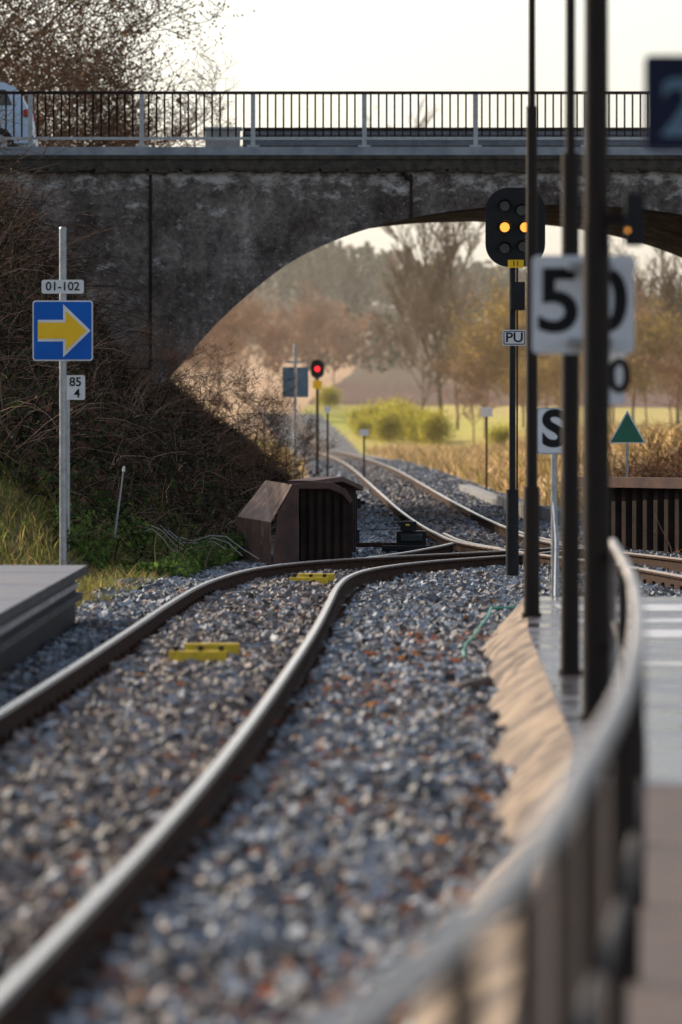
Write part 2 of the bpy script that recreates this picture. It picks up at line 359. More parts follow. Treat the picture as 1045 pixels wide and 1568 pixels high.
def tree_mesh(name,seed,h,r,mx=4,up=.5,spread=.6,kids=2,leafn=0,leafsz=.2,leafcol=((.1,.12,.03),),barkc=(.13,.1,.075),spreadleaf=.35,rmin=.004):
    rng=random.Random(seed); S=[];T=[]
    grow(S,T,Vector((0,0,-.2)),Vector((0,0,1)),h*.72,r,0,mx,rng,up,spread,kids,rmin)
    V,F=prisms(S); C=np.tile(np.array(barkc),(len(V),1))*np.random.default_rng(seed).uniform(.8,1.2,(len(V),1)); mi=np.zeros(len(F))
    if leafn:
        g=np.random.default_rng(seed); tp=np.array([tuple(t) for t in T]); P=tp[g.integers(0,len(tp),leafn)]+g.normal(size=(leafn,3))*spreadleaf
        V2,F2=quads(P,leafsz,g); lc=np.array(leafcol)[g.integers(0,len(leafcol),leafn)]*g.uniform(.6,1.4,(leafn,1))
        F=np.concatenate([F,F2+len(V)]); V=np.concatenate([V,V2]); C=np.concatenate([C,np.repeat(lc,4,0)]); mi=np.concatenate([mi,np.ones(len(F2))])
    return np_obj(name,V,F,['bark','leaf'],C=C,mi=mi,link=False)
def place(name,me,x,y,z=None,s=1.,rot=0.):
    ob=bpy.data.objects.new(name,me); zz=float(H(np.array([x]),np.array([y]))[0]) if z is None else z
    ob.location=(x,y*K,zz); ob.scale=(s,s,s); ob.rotation_euler=(0,0,rot); COL.objects.link(ob); return ob

# distant trees
birch=tree_mesh("bare_birch_tree",3,14.5,.20,4,.9,.38,2,700,.16,((.30,.20,.09),),(.21,.155,.11),rmin=.024)
birch2=tree_mesh("bare_birch_tree",8,13,.18,4,.8,.45,2,700,.16,((.30,.21,.09),),(.24,.18,.13),rmin=.022)
oliv=tree_mesh("autumn_willow_tree",5,9,.13,4,.6,.55,2,3000,.20,((.42,.29,.075),(.32,.25,.06),(.48,.32,.11)),(.34,.24,.15),.45,rmin=.018)
ashb=tree_mesh("bare_ash_tree",12,9,.13,4,.3,.6,2,1500,.2,((.44,.28,.17),(.38,.24,.15)),(.36,.24,.17),.5,rmin=.020)
bush=tree_mesh("yellow_green_bush",21,3,.07,3,.2,.75,3,6000,.2,((.54,.50,.06),(.38,.38,.05),(.62,.52,.09)),(.22,.16,.07),.6)
place("bare_birch_tree",birch,6.8,262,None,1.05); place("bare_birch_tree",birch2,5.6,255,None,.62,1); place("bare_birch_tree",birch2,8.2,270,None,.7,2)
place("bare_birch_tree",birch,21.5,245,None,.76,4); place("bare_birch_tree",birch2,19.0,250,None,.72,3)
for i,(x,y,s) in enumerate([(9.4,250,.82),(10.8,240,.83),(12.1,255,.9),(13.4,250,.8),(15.0,245,.8),(16.9,255,.9),(18.8,236,.72),(20.6,240,.7),(22.6,250,.75),(24,235,.8),(11.5,228,.5),(13.8,230,.5)]):
    place("autumn_willow_tree",oliv,x,y,None,s,i*1.3)
for i,(x,y,s) in enumerate([(-9.5,300,.95),(-8,320,.85),(-6.3,330,.75),(-11,290,.95),(-2.6,400,.95),(-.8,410,.75),(-13,310,1),(14,200,.45),(18.5,190,.5),(16,180,.42),(20,170,.45),(17,240,.85),(8.3,240,.6)]):
    place("bare_ash_tree",ashb,x,y,None,s,i*2.1)
for i,(x,y,s) in enumerate([(1.3,262,.50),(2.2,258,.62),(3.1,250,.58),(4.0,254,.7),(4.9,252,.6),(5.9,246,.62),(9,215,.42),(-1.0,310,.5),(3.6,256,.66),(1.7,255,.42),(5.4,250,.5)]):
    place("yellow_green_bush",bush,x,y,None,s,i*1.7)
def forest(name,n,y0,y1,x0,x1,h0,h1,cols,seed,per=150,con=.5):
    g=np.random.default_rng(seed); Vs=[];Fs=[];Cs=[];o=0
    for i in range(n):
        y=g.uniform(y0,y1); x=g.uniform(x0,x1)*y/900; h=g.uniform(h0,h1); z=float(H(np.array([x]),np.array([y]))[0])
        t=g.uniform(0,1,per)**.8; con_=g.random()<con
        rr=(1-t)*h*.22+.2 if con_ else h*.28*np.sqrt(np.clip(1-(2*t-1)**2,0,1))
        a=g.uniform(0,6.28,per); rr=rr*g.uniform(.5,1.05,per)
        P=np.stack([x+rr*np.cos(a),y*K+rr*np.sin(a),z+h*(.12+.88*t)],1)
        V,F=quads(P,h*.10,g); c_=np.array(cols[g.integers(0,len(cols))] if not con_ else cols[0])
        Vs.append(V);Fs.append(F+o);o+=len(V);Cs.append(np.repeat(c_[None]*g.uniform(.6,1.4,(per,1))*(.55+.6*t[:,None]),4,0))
    np_obj(name,np.concatenate(Vs),np.concatenate(Fs),['leaf'],C=np.concatenate(Cs))
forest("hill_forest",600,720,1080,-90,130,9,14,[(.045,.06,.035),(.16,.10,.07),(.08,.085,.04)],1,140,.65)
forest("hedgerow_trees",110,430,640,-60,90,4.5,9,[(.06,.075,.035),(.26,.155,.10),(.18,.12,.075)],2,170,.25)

# brambles on the cutting slopes
def bramble(name,reg,nl,nt,cols,hfun,seed,lsz=.085,tcol=(.13,.09,.07)):
    g=np.random.default_rng(seed); x0,x1,y0,y1=reg
    def samp(n):
        x=g.uniform(x0,x1,n*3); y=g.uniform(y0,y1,n*3)
        z=H(x,y); h=hfun(x,y); k=h>0.05; x,y,z,h=x[k][:n],y[k][:n],z[k][:n],h[k][:n]; return x,y,z,h
    x,y,z,h=samp(nl); cl=np.sin(x*2.3+y*.8)*np.sin(y*1.1-x*1.3)+.6*np.sin(x*5.1-y*2.)
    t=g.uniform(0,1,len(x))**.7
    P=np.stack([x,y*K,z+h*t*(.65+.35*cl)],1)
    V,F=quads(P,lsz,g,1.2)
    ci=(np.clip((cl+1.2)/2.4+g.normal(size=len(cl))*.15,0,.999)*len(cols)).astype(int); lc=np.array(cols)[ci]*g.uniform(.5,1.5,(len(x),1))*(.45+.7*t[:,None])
    C=np.repeat(lc,4,0); mi=np.ones(len(F))
    x,y,z,h=samp(nt)
    d=g.normal(size=(len(x),3))*np.array([.8,.8,.5])+np.array([0,0,.7]); d/=np.linalg.norm(d,axis=1)[:,None]
    L=g.uniform(.5,1.6,len(x))*np.clip(h,.4,1.6); p=np.stack([x,y*K,z+h*g.uniform(.0,.6,len(x))],1)
    segs=[]; r=g.uniform(.004,.011,len(x))
    for i in range(4):
        q=p+d*(L/4)[:,None]; segs.append(np.concatenate([p,q,(r*(1-i*.2))[:,None],(r*(.8-i*.18))[:,None]],1)); p=q
        d=d+np.array([0,0,-.28])+g.normal(size=d.shape)*.12; d/=np.linalg.norm(d,axis=1)[:,None]
    V2,F2=prisms(np.concatenate(segs)); tm=np.tile(g.uniform(.15,1,len(x))**2.2*3.2,4); tc=np.array(tcol)*tm[:,None]
    np_obj(name,np.concatenate([V,V2]),np.concatenate([F,F2+len(V)]),['bark','leaf'],C=np.concatenate([C,np.repeat(tc,6,0)]),mi=np.concatenate([mi,np.zeros(len(F2))]))
def hb(x,y):
    Xt=np.interp(y,[44,47,55,65,80],[-2.7,-1.9,-1.3,-.7,-.7])
    d=np.clip((Xt-x),0,None)
    h=np.clip(d*.8,0,.9)+np.clip(-x-4.1,0,3)*.75*np.interp(y,[50,58],[.2,1.])
    inside=(x>-4.0)&(y>62)
    h=np.where(inside,np.minimum(h,.38),h)
    h=np.where((y>68.3)&(y<75.6)&(x<-3.3),0,h)
    return h
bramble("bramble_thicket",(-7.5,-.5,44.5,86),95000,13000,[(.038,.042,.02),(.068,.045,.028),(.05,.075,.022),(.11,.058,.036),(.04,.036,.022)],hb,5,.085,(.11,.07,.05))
bramble("ivy_patch",(-3.3,-.95,43.5,51),22000,700,[(.10,.17,.035),(.15,.22,.045),(.07,.11,.03)],lambda x,y:np.where(x<np.interp(y,[43,51],[-1.75,-1.05]),.38,0),6,.06,(.13,.09,.05))
def hr_(x,y): return np.clip((x-np.interp(y,[50,66],[4.3,5.2])),0,.9)*np.where((y>67.5)&(y<76),0,1)
bramble("hawthorn_thicket",(4.0,9.5,51.5,90),14000,8000,[(.11,.12,.03),(.18,.12,.05),(.20,.10,.05)],hr_,7,.075,(.16,.09,.06))

# grass
def grass(name,reg,n,h0,h1,cols,mask,seed,w=.012):
    g=np.random.default_rng(seed); x=g.uniform(reg[0],reg[1],n);y=g.uniform(reg[2],reg[3],n); k=mask(x,y); x,y=x[k],y[k]; n=len(x)
    cl=np.sin(x*3+y*1.1)*np.sin(y*1.7-x*1.9)*.5+.5; z=H(x,y)-.02
    h=g.uniform(h0,h1,n)*(.5+.8*cl); a=g.uniform(0,6.28,n); b=np.stack([np.cos(a),np.sin(a),np.zeros(n)],1)*(w*g.uniform(.6,1.4,n))[:,None]
    P=np.stack([x,y*K,z],1); lean=g.normal(size=(n,3))*.35*h[:,None]; lean[:,2]=h
    mid=P+lean*.55; tip=P+lean*np.array([1.5,1.5,.95])
    V=np.stack([P-b,P+b,mid+b*.8,mid-b*.8,tip+b*.1,tip-b*.1],1).reshape(-1,3)
    F=(np.array([(0,1,2,3),(3,2,4,5)])[None]+(np.arange(n)*6)[:,None,None]).reshape(-1,4)
    C=np.repeat(np.array(cols)[g.integers(0,len(cols),n)]*g.uniform(.5,1.3,(n,1))*(.6+.5*cl[:,None]),6,0)
    np_obj(name,V,F,['leaf'],C=C)
gcol=[(.32,.32,.08),(.46,.34,.13),(.20,.25,.06),(.26,.17,.08)]
grass("verge_grass",(-6,-1.2,34.6,50),42000,.08,.24,gcol,lambda x,y:x<np.interp(y,[34,38,44,47,50],[-2.7,-2.3,-1.9,-1.5,-1.3]),1,.009)
dry=[(.68,.47,.25),(.56,.38,.18),(.38,.30,.11)]
def dm(x,y):
    f=farc(np.clip(y,37,300)); return (np.abs(x-f)>2.7)&(np.abs(x-f)<14)
grass("dry_meadow_grass",(-9,22,78,238),55000,.25,.75,dry,dm,2,.035)
grass("dry_meadow_grass",(4.6,9,50,80),9000,.2,.6,dry,lambda x,y:x>4.9,3,.02)

# trees left above the bridge
oak=tree_mesh("ivy_clad_tree",31,9.5,.16,4,.35,.62,2,26000,.07,((.05,.055,.022),(.08,.07,.028),(.13,.08,.04)),(.14,.09,.06),.40,rmin=.010)
scr=tree_mesh("bare_shrub_tree",33,6.2,.07,4,.3,.65,2,900,.07,((.24,.14,.08),(.14,.1,.05)),(.20,.12,.08),.3,rmin=.007)
place("ivy_clad_tree",oak,-7.7,86,1.9,1.0,.5); place("ivy_clad_tree",oak,-9.2,84,2.0,1.1,2.5)
place("bare_shrub_tree",scr,-6.1,86,3.6,.95,0); place("bare_shrub_tree",scr,-4.7,87,3.6,.9,2); place("bare_shrub_tree",scr,-5.4,85,3.8,.9,4); place("bare_shrub_tree",scr,-7.2,80,5.0,1.0,1)
place("bare_shrub_tree",scr,-3.6,92,3.4,.85,5); place("bare_shrub_tree",scr,-6.6,84,3.4,1.25,2.2)
place("bare_shrub_tree",scr,-6.2,62,2.6,.5,1); place("bare_shrub_tree",scr,-6.8,60,2.4,.65,3)
for i,(x,y,s) in enumerate([(-2.3,63,.28),(-1.7,66,.28),(-1.3,60,.24),(-1.0,70,.25),(-2.9,60,.28),(-.8,78,.26),(-1.6,80,.32)]): place("bare_shrub_tree",scr,x,y,None,s,i)

# fallen leaves
g=np.random.default_rng(9); n=2700; ly=9+31*g.random(n)**1.7; lx=g.uniform(-1,1,n)*(.0889*ly+.3); bias=g.random(n)<.55
lx=np.where(bias,SBX(ly)-.02-np.abs(g.normal(size=n))*.5,lx); k=(lx<SBX(ly)+.1)&~((lx<-2.3)&(ly<34.4)); lx,ly=lx[k],ly[k]
P=np.stack([lx,ly*K,np.full(len(lx),-.13)],1); V,F=quads(P,.075,g,1.1); V[:,2]=-.13+(V[:,2]+.13)*.45
lc=np.array([(.34,.10,.035),(.20,.07,.035),(.14,.06,.035),(.24,.10,.05),(.42,.19,.05),(.17,.07,.04)])[g.integers(0,6,len(lx))]
np_obj("fallen_leaves",V,F,['leaf'],C=np.repeat(lc,4,0))

# ---------------------------------------------------------------- road bridge
A0=[(-3.35,2.2),(-2.96,2.58),(-2.55,3.07),(-2.02,3.62),(-1.44,4.12),(-.97,4.47),(-.26,4.84),(.44,5.1),(1.26,5.31),(2.6,5.5),(3.84,5.55)]
ts=np.linspace(-3.35,3.84,48); az=herm(ts,A0)
arch=[(float(a),float(b)) for a,b in zip(ts,az)]; arch+= [(7.68-a,b) for a,b in arch[-2::-1]]
arch=[(-3.35,-.4)]+arch+[(11.03,-.4)]
y0=69*K; y1=74.8*K; SK=-1.3; top=6.18
B=MB(); XL,XR=-9.,17.
def wall(Yp,dx,flip):
    for i in range(len(arch)-1):
        a,b=arch[i],arch[i+1]
        if abs(a[0]-b[0])<1e-6: continue
        q=[(a[0]+dx,Yp,a[1]),(b[0]+dx,Yp,b[1]),(b[0]+dx,Yp,top),(a[0]+dx,Yp,top)]
        B.add(q,[(0,1,2,3)[::-1] if flip else (0,1,2,3)],'bridge')
    B.add([(XL,Yp,-.4),(arch[0][0]+dx,Yp,-.4),(arch[0][0]+dx,Yp,top),(XL,Yp,top)],[(0,1,2,3)],'bridge')
    B.add([(arch[-1][0]+dx,Yp,-.4),(XR,Yp,-.4),(XR,Yp,top),(arch[-1][0]+dx,Yp,top)],[(0,1,2,3)],'bridge')
wall(y0,0,False); wall(y1,SK,True)
for i in range(len(arch)-1):
    a,b=arch[i],arch[i+1]
    B.add([(a[0],y0,a[1]),(b[0],y0,b[1]),(b[0]+SK,y1,b[1]),(a[0]+SK,y1,a[1])],[(0,1,2,3)],'bridge',True)
B.box(XL-14,XR+14,y0-.16,y0+.3,top+.003,top+.17,'cornice')
x=XL
while x<XR:
    w=random.uniform(.12,.3); d=random.uniform(.02,.07); B.box(x,x+w-.01,y0-.155,y0-.01,top-d,top+.002,'cornice'); x+=w+random.choice([0,0,.05])
B.box(XL-14,XR+14,y0-.19,y0+.45,top+.173,top+.25,'cornice')
B.box(XL-14,XR+14,y0-.10,y0+.40,top+.253,top+.40,'kerb')
B.box(XL-14,XR+14,y1-.40,y1+.10,top+.003,top+.40,'kerb')
B.box(XL-14,XR+14,y0+.45,y1-.41,top+.05,top+.22,'road')
for xx,zb in((-3.42,2.1),(1.26,5.30)):
    B.box(xx-.025,xx+.025,y0-.035,y0+.01,zb,top-.09,'rustd')
B.cyl((1.26,y0-.04,5.98),(1.10,y0-.05,6.12),.03,.03,'rustd')
B.build("arch_road_bridge",(0,y0,0))
gf=MB()
def blob(cx,cz,r,k,seed):
    rr=random.Random(seed); pts=[(cx+math.cos(a)*r*rr.uniform(.35,1.2),cz+math.sin(a)*r*rr.uniform(.3,.9)) for a in [i*math.pi/9 for i in range(18)]]
    gf.plate(pts,y0-.006,y0-.003,k)
M['pink']=mat("pink_spray_paint",(.40,.16,.21),(.13,.10,.11),12,.8,lo=.4,hi=.6); M['teal']=mat("teal_spray_paint",(.07,.18,.22),(.08,.09,.10),12,.8,lo=.4,hi=.6)
blob(-3.08,2.82,.13,'pink',1); blob(-3.2,2.60,.10,'teal',2); blob(-2.95,2.86,.06,'pink',3)
gf.build("spray_paint_tag",(-3.1,y0,2.6))

def railing(name,Yp,xa,xb,zt,zb,zp,px0,step=2.0):
    r=MB(); r.box(xa,xb,Yp-.03,Yp+.03,zt-.055,zt,'rustd'); r.box(xa,xb,Yp-.015,Yp+.015,zb-.025,zb+.025,'steel')
    x=px0
    while x>xa: x-=step
    x+=step
    while x<xb:
        r.box(x-.04,x+.04,Yp-.06,Yp-.031,zp,zt-.06,'steel'); r.box(x-.11,x+.11,Yp-.11,Yp-.02,zp-.02,zp+.03,'steel'); x+=step
    x=xa
    while x<xb:
        r.box(x-.016,x+.016,Yp-.012,Yp+.012,zb+.026,zt-.056,'rustd'); x+=.1425
    return r.build(name,(0,Yp,zp))
railing("bridge_railing",y0+.08,-14,17,7.585,6.74,6.585,-5.58)
gr=MB(); Yg=y1-.75
prof=[(0,7.00),(-.06,7.04),(-.06,7.10),(0,7.15),(0,7.20),(-.06,7.25),(-.06,7.31),(0,7.35)]
for i in range(len(prof)-1):
    a,b=prof[i],prof[i+1]; gr.add([(-1.9,Yg+a[0],a[1]-.05),(17,Yg+a[0],a[1]-.05),(17,Yg+b[0],b[1]-.05),(-1.9,Yg+b[0],b[1]-.05)],[(0,1,2,3)],'guard')
for i in range(10): gr.box(-1.8+i*2,-1.7+i*2,Yg+.01,Yg+.09,6.4,7.2,'guard')
gr.box(-14,17,Yg+.30,Yg+.36,6.80,6.88,'guard'); gr.box(-1.9,17,Yg-.10,Yg+.12,7.303,7.335,'rustd')
gr.build("guard_rail",(0,Yg,6.4))
bl=MB(); bl.box(-2.62,-1.95,Yg-.2,Yg+.25,6.4,7.28,'conc'); bl.box(-2.66,-1.91,Yg-.24,Yg+.29,7.282,7.34,'conc'); bl.build("concrete_end_block",(-2.3,Yg,6.4),.015)

# car (rear end just in view)
cx,cy,cz=-5.70,71.2*K,6.45; cb=MB()
pr=[(0,.32),(.0,.62),(-.04,.92),(-.10,1.02),(-.28,1.34),(-.5,1.44),(-1.9,1.48),(-2.45,1.38),(-3.1,1.02),(-3.75,.88),(-4.0,.68),(-4.02,.32)]
cb.plate([(cx+a,cz+b) for a,b in pr],cy-.82,cy+.82,'carpaint')
for side in(-1,1):
    Ys=cy+side*.825
    a,b=(Ys-.004,Ys+.004)
    cb.plate([(cx-.34,cz+1.02),(cx-.46,cz+1.30),(cx-1.35,cz+1.37),(cx-1.35,cz+.99)],a,b,'glass')
    cb.plate([(cx-1.43,cz+.99),(cx-1.43,cz+1.37),(cx-2.2,cz+1.34),(cx-2.75,cz+1.0)],a,b,'glass')
    cb.box(cx-.14,cx+.008,Ys-.06,Ys+.006,cz+.80,cz+.94,'taill')
    for wx in(-.62,-3.25):
        cb.cyl((cx+wx,cy+side*.66,cz+.3),(cx+wx,cy+side*.84,cz+.3),.31,.31,'tyre',24); cb.cyl((cx+wx,cy+side*.84,cz+.3),(cx+wx,cy+side*.85,cz+.3),.19,.17,'steel',20)
cb.box(cx-.3,cx+.05,cy-.78,cy+.78,cz+.3,cz+.48,'carpaint')
cb.build("parked_car",(cx,cy,cz),.03)

# ---------------------------------------------------------------- sheet-steel walls by the stream
def ribwall(xa,ya,xb,yb,z0,z1a,z1b,pitch=.16,k='rustd'):
    w=MB(); d=Vector((xb-xa,(yb-ya)*K,0)); L=d.length; d.normalize(); nn=Vector((d.y,-d.x,0)); n=int(L/pitch)
    pts=[]
    for i in range(n+1):
        t=i*pitch; o=0 if i%2==0 else .09
        pts.append((t,o)); pts.append((t+pitch*.75,o))
    for i in range(len(pts)-1):
        q=[]
        for (t,o) in(pts[i],pts[i+1]):
            P=Vector((xa,ya*K,0))+d*t+nn*o; zt=z1a+(z1b-z1a)*min(1,t/L); q+=[(P.x,P.y,z0),(P.x,P.y,zt)]
        w.add([q[0],q[2],q[3],q[1]],[(0,1,2,3)],k)
    return w
def capbeam(w,p,q,wd,h,k='rust'):
    p=Vector(p);q=Vector(q);d=(q-p); dd=Vector((d.x,d.y,0)).normalized(); n=Vector((dd.y,-dd.x,0))
    vs=[p-n*wd/2,p+n*wd/2,q+n*wd/2,q-n*wd/2]; vs=vs+[v+Vector((0,0,h)) for v in vs]
    w.add(vs,[(3,2,1,0),(4,5,6,7),(0,1,5,4),(1,2,6,5),(2,3,7,6),(3,0,4,7)],k)
w=ribwall(-.50,47.6,.13,52,-.35,.84,.80)
capbeam(w,(-.50,47.6*K,.845),(-.14,50*K,.86),.32,.06); capbeam(w,(-.14,50.03*K,.86),(.14,52.2*K,.70),.32,.06)
for i in range(6):
    x=-.50+i*.105; w.box(x,x+.055,47.45*K-.05,47.45*K,-.35,.80-(.0 if i<4 else (i-3)*.05),'rustd')
w.plate([(-.52,-.35),(.14,-.35),(.14,.62),(.03,.76),(-.14,.82),(-.52,.82)],47.45*K+.003,47.45*K+.03,'rustd')  # darker rust colour paints the ribbed face as shaded, the wing as lit
w.plate([(-.86,-.3),(-.52,-.3),(-.52,.86),(-.60,.86),(-.78,.50)],47.2*K,47.24*K,'rust')
w.add([(-.86,47.2*K,-.3),(-.86,47.2*K,.40),(-.60,47.2*K,.862),(-1.0,51*K,.86),(-1.35,50*K,.4),(-1.35,49.5*K,-.3)],[(0,1,4,5),(1,2,3,4)],'rust')
w.plate([(-.60,.863),(-.34,.895),(-.10,.88),(.06,.80),(.15,.66),(.11,.63),(.02,.74),(-.14,.81),(-.60,.81)],47.33*K,47.40*K,'rust')
w.build("steel_parapet_wall",(-.5,47.5*K,0))
w=ribwall(3.45,53,6.5,49.5,-.35,.74,.74,.13)
capbeam(w,(3.35,53.05*K,.74),(6.6,49.45*K,.74),.3,.14); w.build("steel_parapet_wall",(3.5,53*K,0))
ct=MB()
for i in range(26):
    yy=66+i*1.35; xx=float(farc(np.array([yy]))[0])+1.75+ (0.25 if yy<70 else 0); ct.box(xx-.16,xx+.16,yy*K,yy*K+1.96,-.15,.12 if yy<80 else .02,'conc')
ct.build("concrete_cable_trough",(3.5,66*K,0),.015)

# ---------------------------------------------------------------- platforms
pf=MB()
pf.box(-7,-2.26,-4,34.2*K,.27,.34,'coping'); pf.box(-7,-2.36,-4,34.2*K-.1,-.35,.268,'black'); pf.box(-7,-2.30,-4,34.2*K-.05,.05,.11,'coping')
yy=16*K
while yy<34*K:
    pf.box(-2.361,-2.33,yy,yy+.10,.155,.205,'line'); yy+=.28
for i in range(12): pf.box(-2.9,-2.262,(5+i*2.5)*K,(5+i*2.5)*K+.012,.341,.3495,'rustd')
pf.box(-7,-2.262,-4,34.19*K,.343,.348,'slab')
pf.build("station_platform",(-4,15*K,0),.006)

ysr=np.linspace(-2,33,141); V=[];F=[]
for i,y in enumerate(ysr):
    a=float(SBX(y));b=float(SRX(y)); wob=.05*math.sin(y*2.1)+.03*math.sin(y*5.3)
    for t,z in((0,-.20),(.3,-.06),(.6,.03),(.85,.09),(1,.117)):
        V.append((a+wob*(1-t)+t*(b-a),y*K,z+(random.uniform(-.022,.022) if 0<t<1 else 0)))
for i in range(len(ysr)-1):
    for j in range(4): F.append((i*5+j,i*5+j+1,(i+1)*5+j+1,(i+1)*5+j))
np_obj("sandy_bank",V,F,['sand'],smooth=True)
pp=MB()
for i in range(len(ysr)-1):
    a,b=float(SRX(ysr[i])),float(SRX(ysr[i+1])); ya,yb=ysr[i]*K,ysr[i+1]*K
    pp.add([(a,ya,.12),(6.5,ya,.12),(6.5,yb,.12),(b,yb,.12)],[(0,1,2,3)],'brick' if ysr[i]<15.6 else 'asph')
pp.add([(1.4,33*K,-.3),(6.5,33*K,-.3),(6.5,33*K,.12),(1.6,33*K,.12)],[(0,1,2,3)],'conc')
for ya,yb in((30.4,31.5),(28.6,29.2),(26.6,27.6),(23.5,23.8)): pp.add([(1.75,ya*K,.124),(6.4,ya*K,.124),(6.4,yb*K,.124),(1.75,yb*K,.124)],[(0,1,2,3)],'line')  # pale bands painting sunlit, reflecting patches onto the paving
pp.build("platform_paving",(3,15*K,0))

# handrail
hp=[(1,-.75),(2.5,-.36),(4.3,.045),(5.3,.22),(7.35,.47),(8.9,.645),(10.9,.835),(15.3,1.17),(21.2,1.50)]
hy=np.linspace(1,21.2,70); hx=herm(hy,hp)
hr=MB(); hr.tube([(float(a),float(b)*K,.95) for a,b in zip(hx,hy)]+[(1.515,21.45*K,.93),(1.52,21.55*K,.85),(1.52,21.56*K,.1)],.025,'handrail',14)
hr.tube([(float(a)+.01,float(b)*K,.50) for a,b in zip(hx,hy)],.017,'brownpaint',10)
for yb in (2.2,3.6,4.9,5.7,6.6,7.6,8.8,10.2,11.8,13.6,16,18.6):
    xx=float(herm(np.array([yb]),hp)[0]); hr.cyl((xx,yb*K,.05),(xx,yb*K,.93),.023,.023,'brownpaint',10)
hr.build("curved_handrail",(.5,8*K,.1))

# ---------------------------------------------------------------- masts and signs on the right platform
def mast(x,y,secs,base=.1):
    m=MB()
    for (za,zb,ra,rb) in secs: m.cyl((x,y*K,za),(x,y*K,zb),ra,rb,'brownpaint',16)
    m.cyl((x,y*K,base),(x,y*K,base+.05),secs[0][2]*1.25,secs[0][2]*1.25,'brownpaint',16)
    return m
def luminaire(m,x,y,z):
    m.tube([(x,y*K,z),(x-.1,y*K,z+.35),(x-.5,y*K,z+.5)],.025,'brownpaint'); m.box(x-1.0,x-.5,y*K-.13,y*K+.13,z+.46,z+.56,'brownpaint')
m=mast(1.47,29.6,[(.08,1.12,.062,.062),(1.12,4.05,.045,.042),(4.05,6.5,.027,.022)]); luminaire(m,1.47,29.6,6.5); m.build("lamp_post",(1.47,29.6*K,.1))
m=mast(1.355,22.7,[(.08,1.0,.058,.058),(1.0,3.2,.054,.052),(3.2,6.0,.030,.026)]); luminaire(m,1.355,22.7,6.0); m.build("lamp_post",(1.355,22.7*K,.1))
m=mast(1.275,19.2,[(.08,2.6,.070,.068),(2.6,5.6,.062,.054)]); luminaire(m,1.275,19.2,5.6)
m.box(1.30,1.47,19.2*K-.02,19.2*K+.02,2.60,2.65,'brownpaint'); m.rrect(1.46,2.62,.09,.26,.02,19.1*K,19.1*K+.1,'black'); m.cyl((1.425,19.1*K-.01,2.565),(1.425,19.1*K-.002,2.565),.009,.009,'amber')
m.build("sign_mast",(1.275,19.2*K,.1))
def sign_plate(x,y,z,w,h,r,mk='white',border=None,pole=None):
    s=MB(); s.rrect(x,z,w,h,r,y*K-.003,y*K,mk,'steel')
    if border: s.rrect(x,z,w+.03,h+.03,r+.01,y*K+.001,y*K+.004,border,'steel')
    if pole: s.cyl((x,y*K+.04,pole[0]),(x,y*K+.04,pole[1]),pole[2],pole[2],'steel',12)
    return s
s=sign_plate(1.232,19.55,2.21,.52,.50,.03); s.box(1.15,1.38,19.45*K,19.55*K-.01,2.0,2.04,'steel') ; s.box(1.15,1.38,19.45*K,19.55*K-.01,2.38,2.42,'steel')
o=s.build("speed_limit_sign",(1.232,19.55*K,2.2)); text(o,"50",.45,(1.225,19.55*K-.006,2.215),'ink',"digits",.022,1.05)
s=sign_plate(1.345,19.60,1.835,.21,.27,.02); o=s.build("small_speed_sign",(1.345,19.6*K,1.8)); text(o,"30",.24,(1.36,19.6*K-.006,1.84),'ink',"digits",.025)
s=sign_plate(2.0,36,1.54,.31,.41,.03,'white','steel',pole=(-.2,1.7,.03)); s.tube([(2.0,36*K+.04,.9),(2.02,35.9*K,.5),(2.0,35.7*K,.0)],.02,'steel')
o=s.build("stop_board",(2.0,36*K,0)); text(o,"S",.47,(1.995,36*K-.006,1.545),'ink',"letter",.032,1.05)
s=MB(); s.cyl((1.62,13.5*K,.1),(1.62,13.5*K,3.2),.04,.04,'brownpaint',14); s.rrect(1.265,2.73,.40,.33,.02,13.5*K-.04,13.5*K,'navy'); s.box(1.45,1.60,13.5*K-.03,13.5*K-.01,2.85,2.88,'brownpaint')
o=s.build("platform_number_sign",(1.62,13.5*K,.1)); text(o,"2",.28,(1.19,13.5*K-.045,2.70),'signback',"numeral",.02)

# ---------------------------------------------------------------- main signal
x,y=1.95,43.7; s=MB(); yy=y*K
s.cyl((x,yy,-.2),(x,yy,.86),.075,.07,'black',14); s.cyl((x,yy,.86),(x,yy,3.45),.038,.036,'black',12)
s.box(x-.12,x+.12,yy-.12,yy+.12,-.25,-.12,'conc')
s.rrect(x+.03,3.84,.68,.90,.26,yy-.08,yy-.06,'black',seg=8); s.rrect(x+.03,3.84,.50,.74,.1,yy-.058,yy+.12,'black')
def lamp(dx,dz,k,r=.055):
    s.cyl((x+dx,yy-.085,3.84+dz),(x+dx,yy-.079,3.84+dz),r*1.45,r*1.45,'ink',20); s.cyl((x+dx,yy-.092,3.84+dz),(x+dx,yy-.086,3.84+dz),r,r,k,20)
    n=14; vs=[]
    for q in(0,1):
        for i in range(n+1):
            a=math.radians(-20+220*i/n); rr=r*1.35; vs.append((x+dx+math.cos(a)*rr,yy-.09-q*.13*(.55+.45*max(0,math.sin(a))),3.84+dz+math.sin(a)*rr))
    s.add(vs,[(i,i+1,n+2+i,n+1+i) for i in range(n)],'black',True)
lamp(-.09,.0,'amber'); lamp(.14,.0,'amber'); lamp(-.09,.24,'lens'); lamp(.10,.19,'lens'); lamp(-.09,-.24,'lens'); lamp(.12,-.22,'lens')
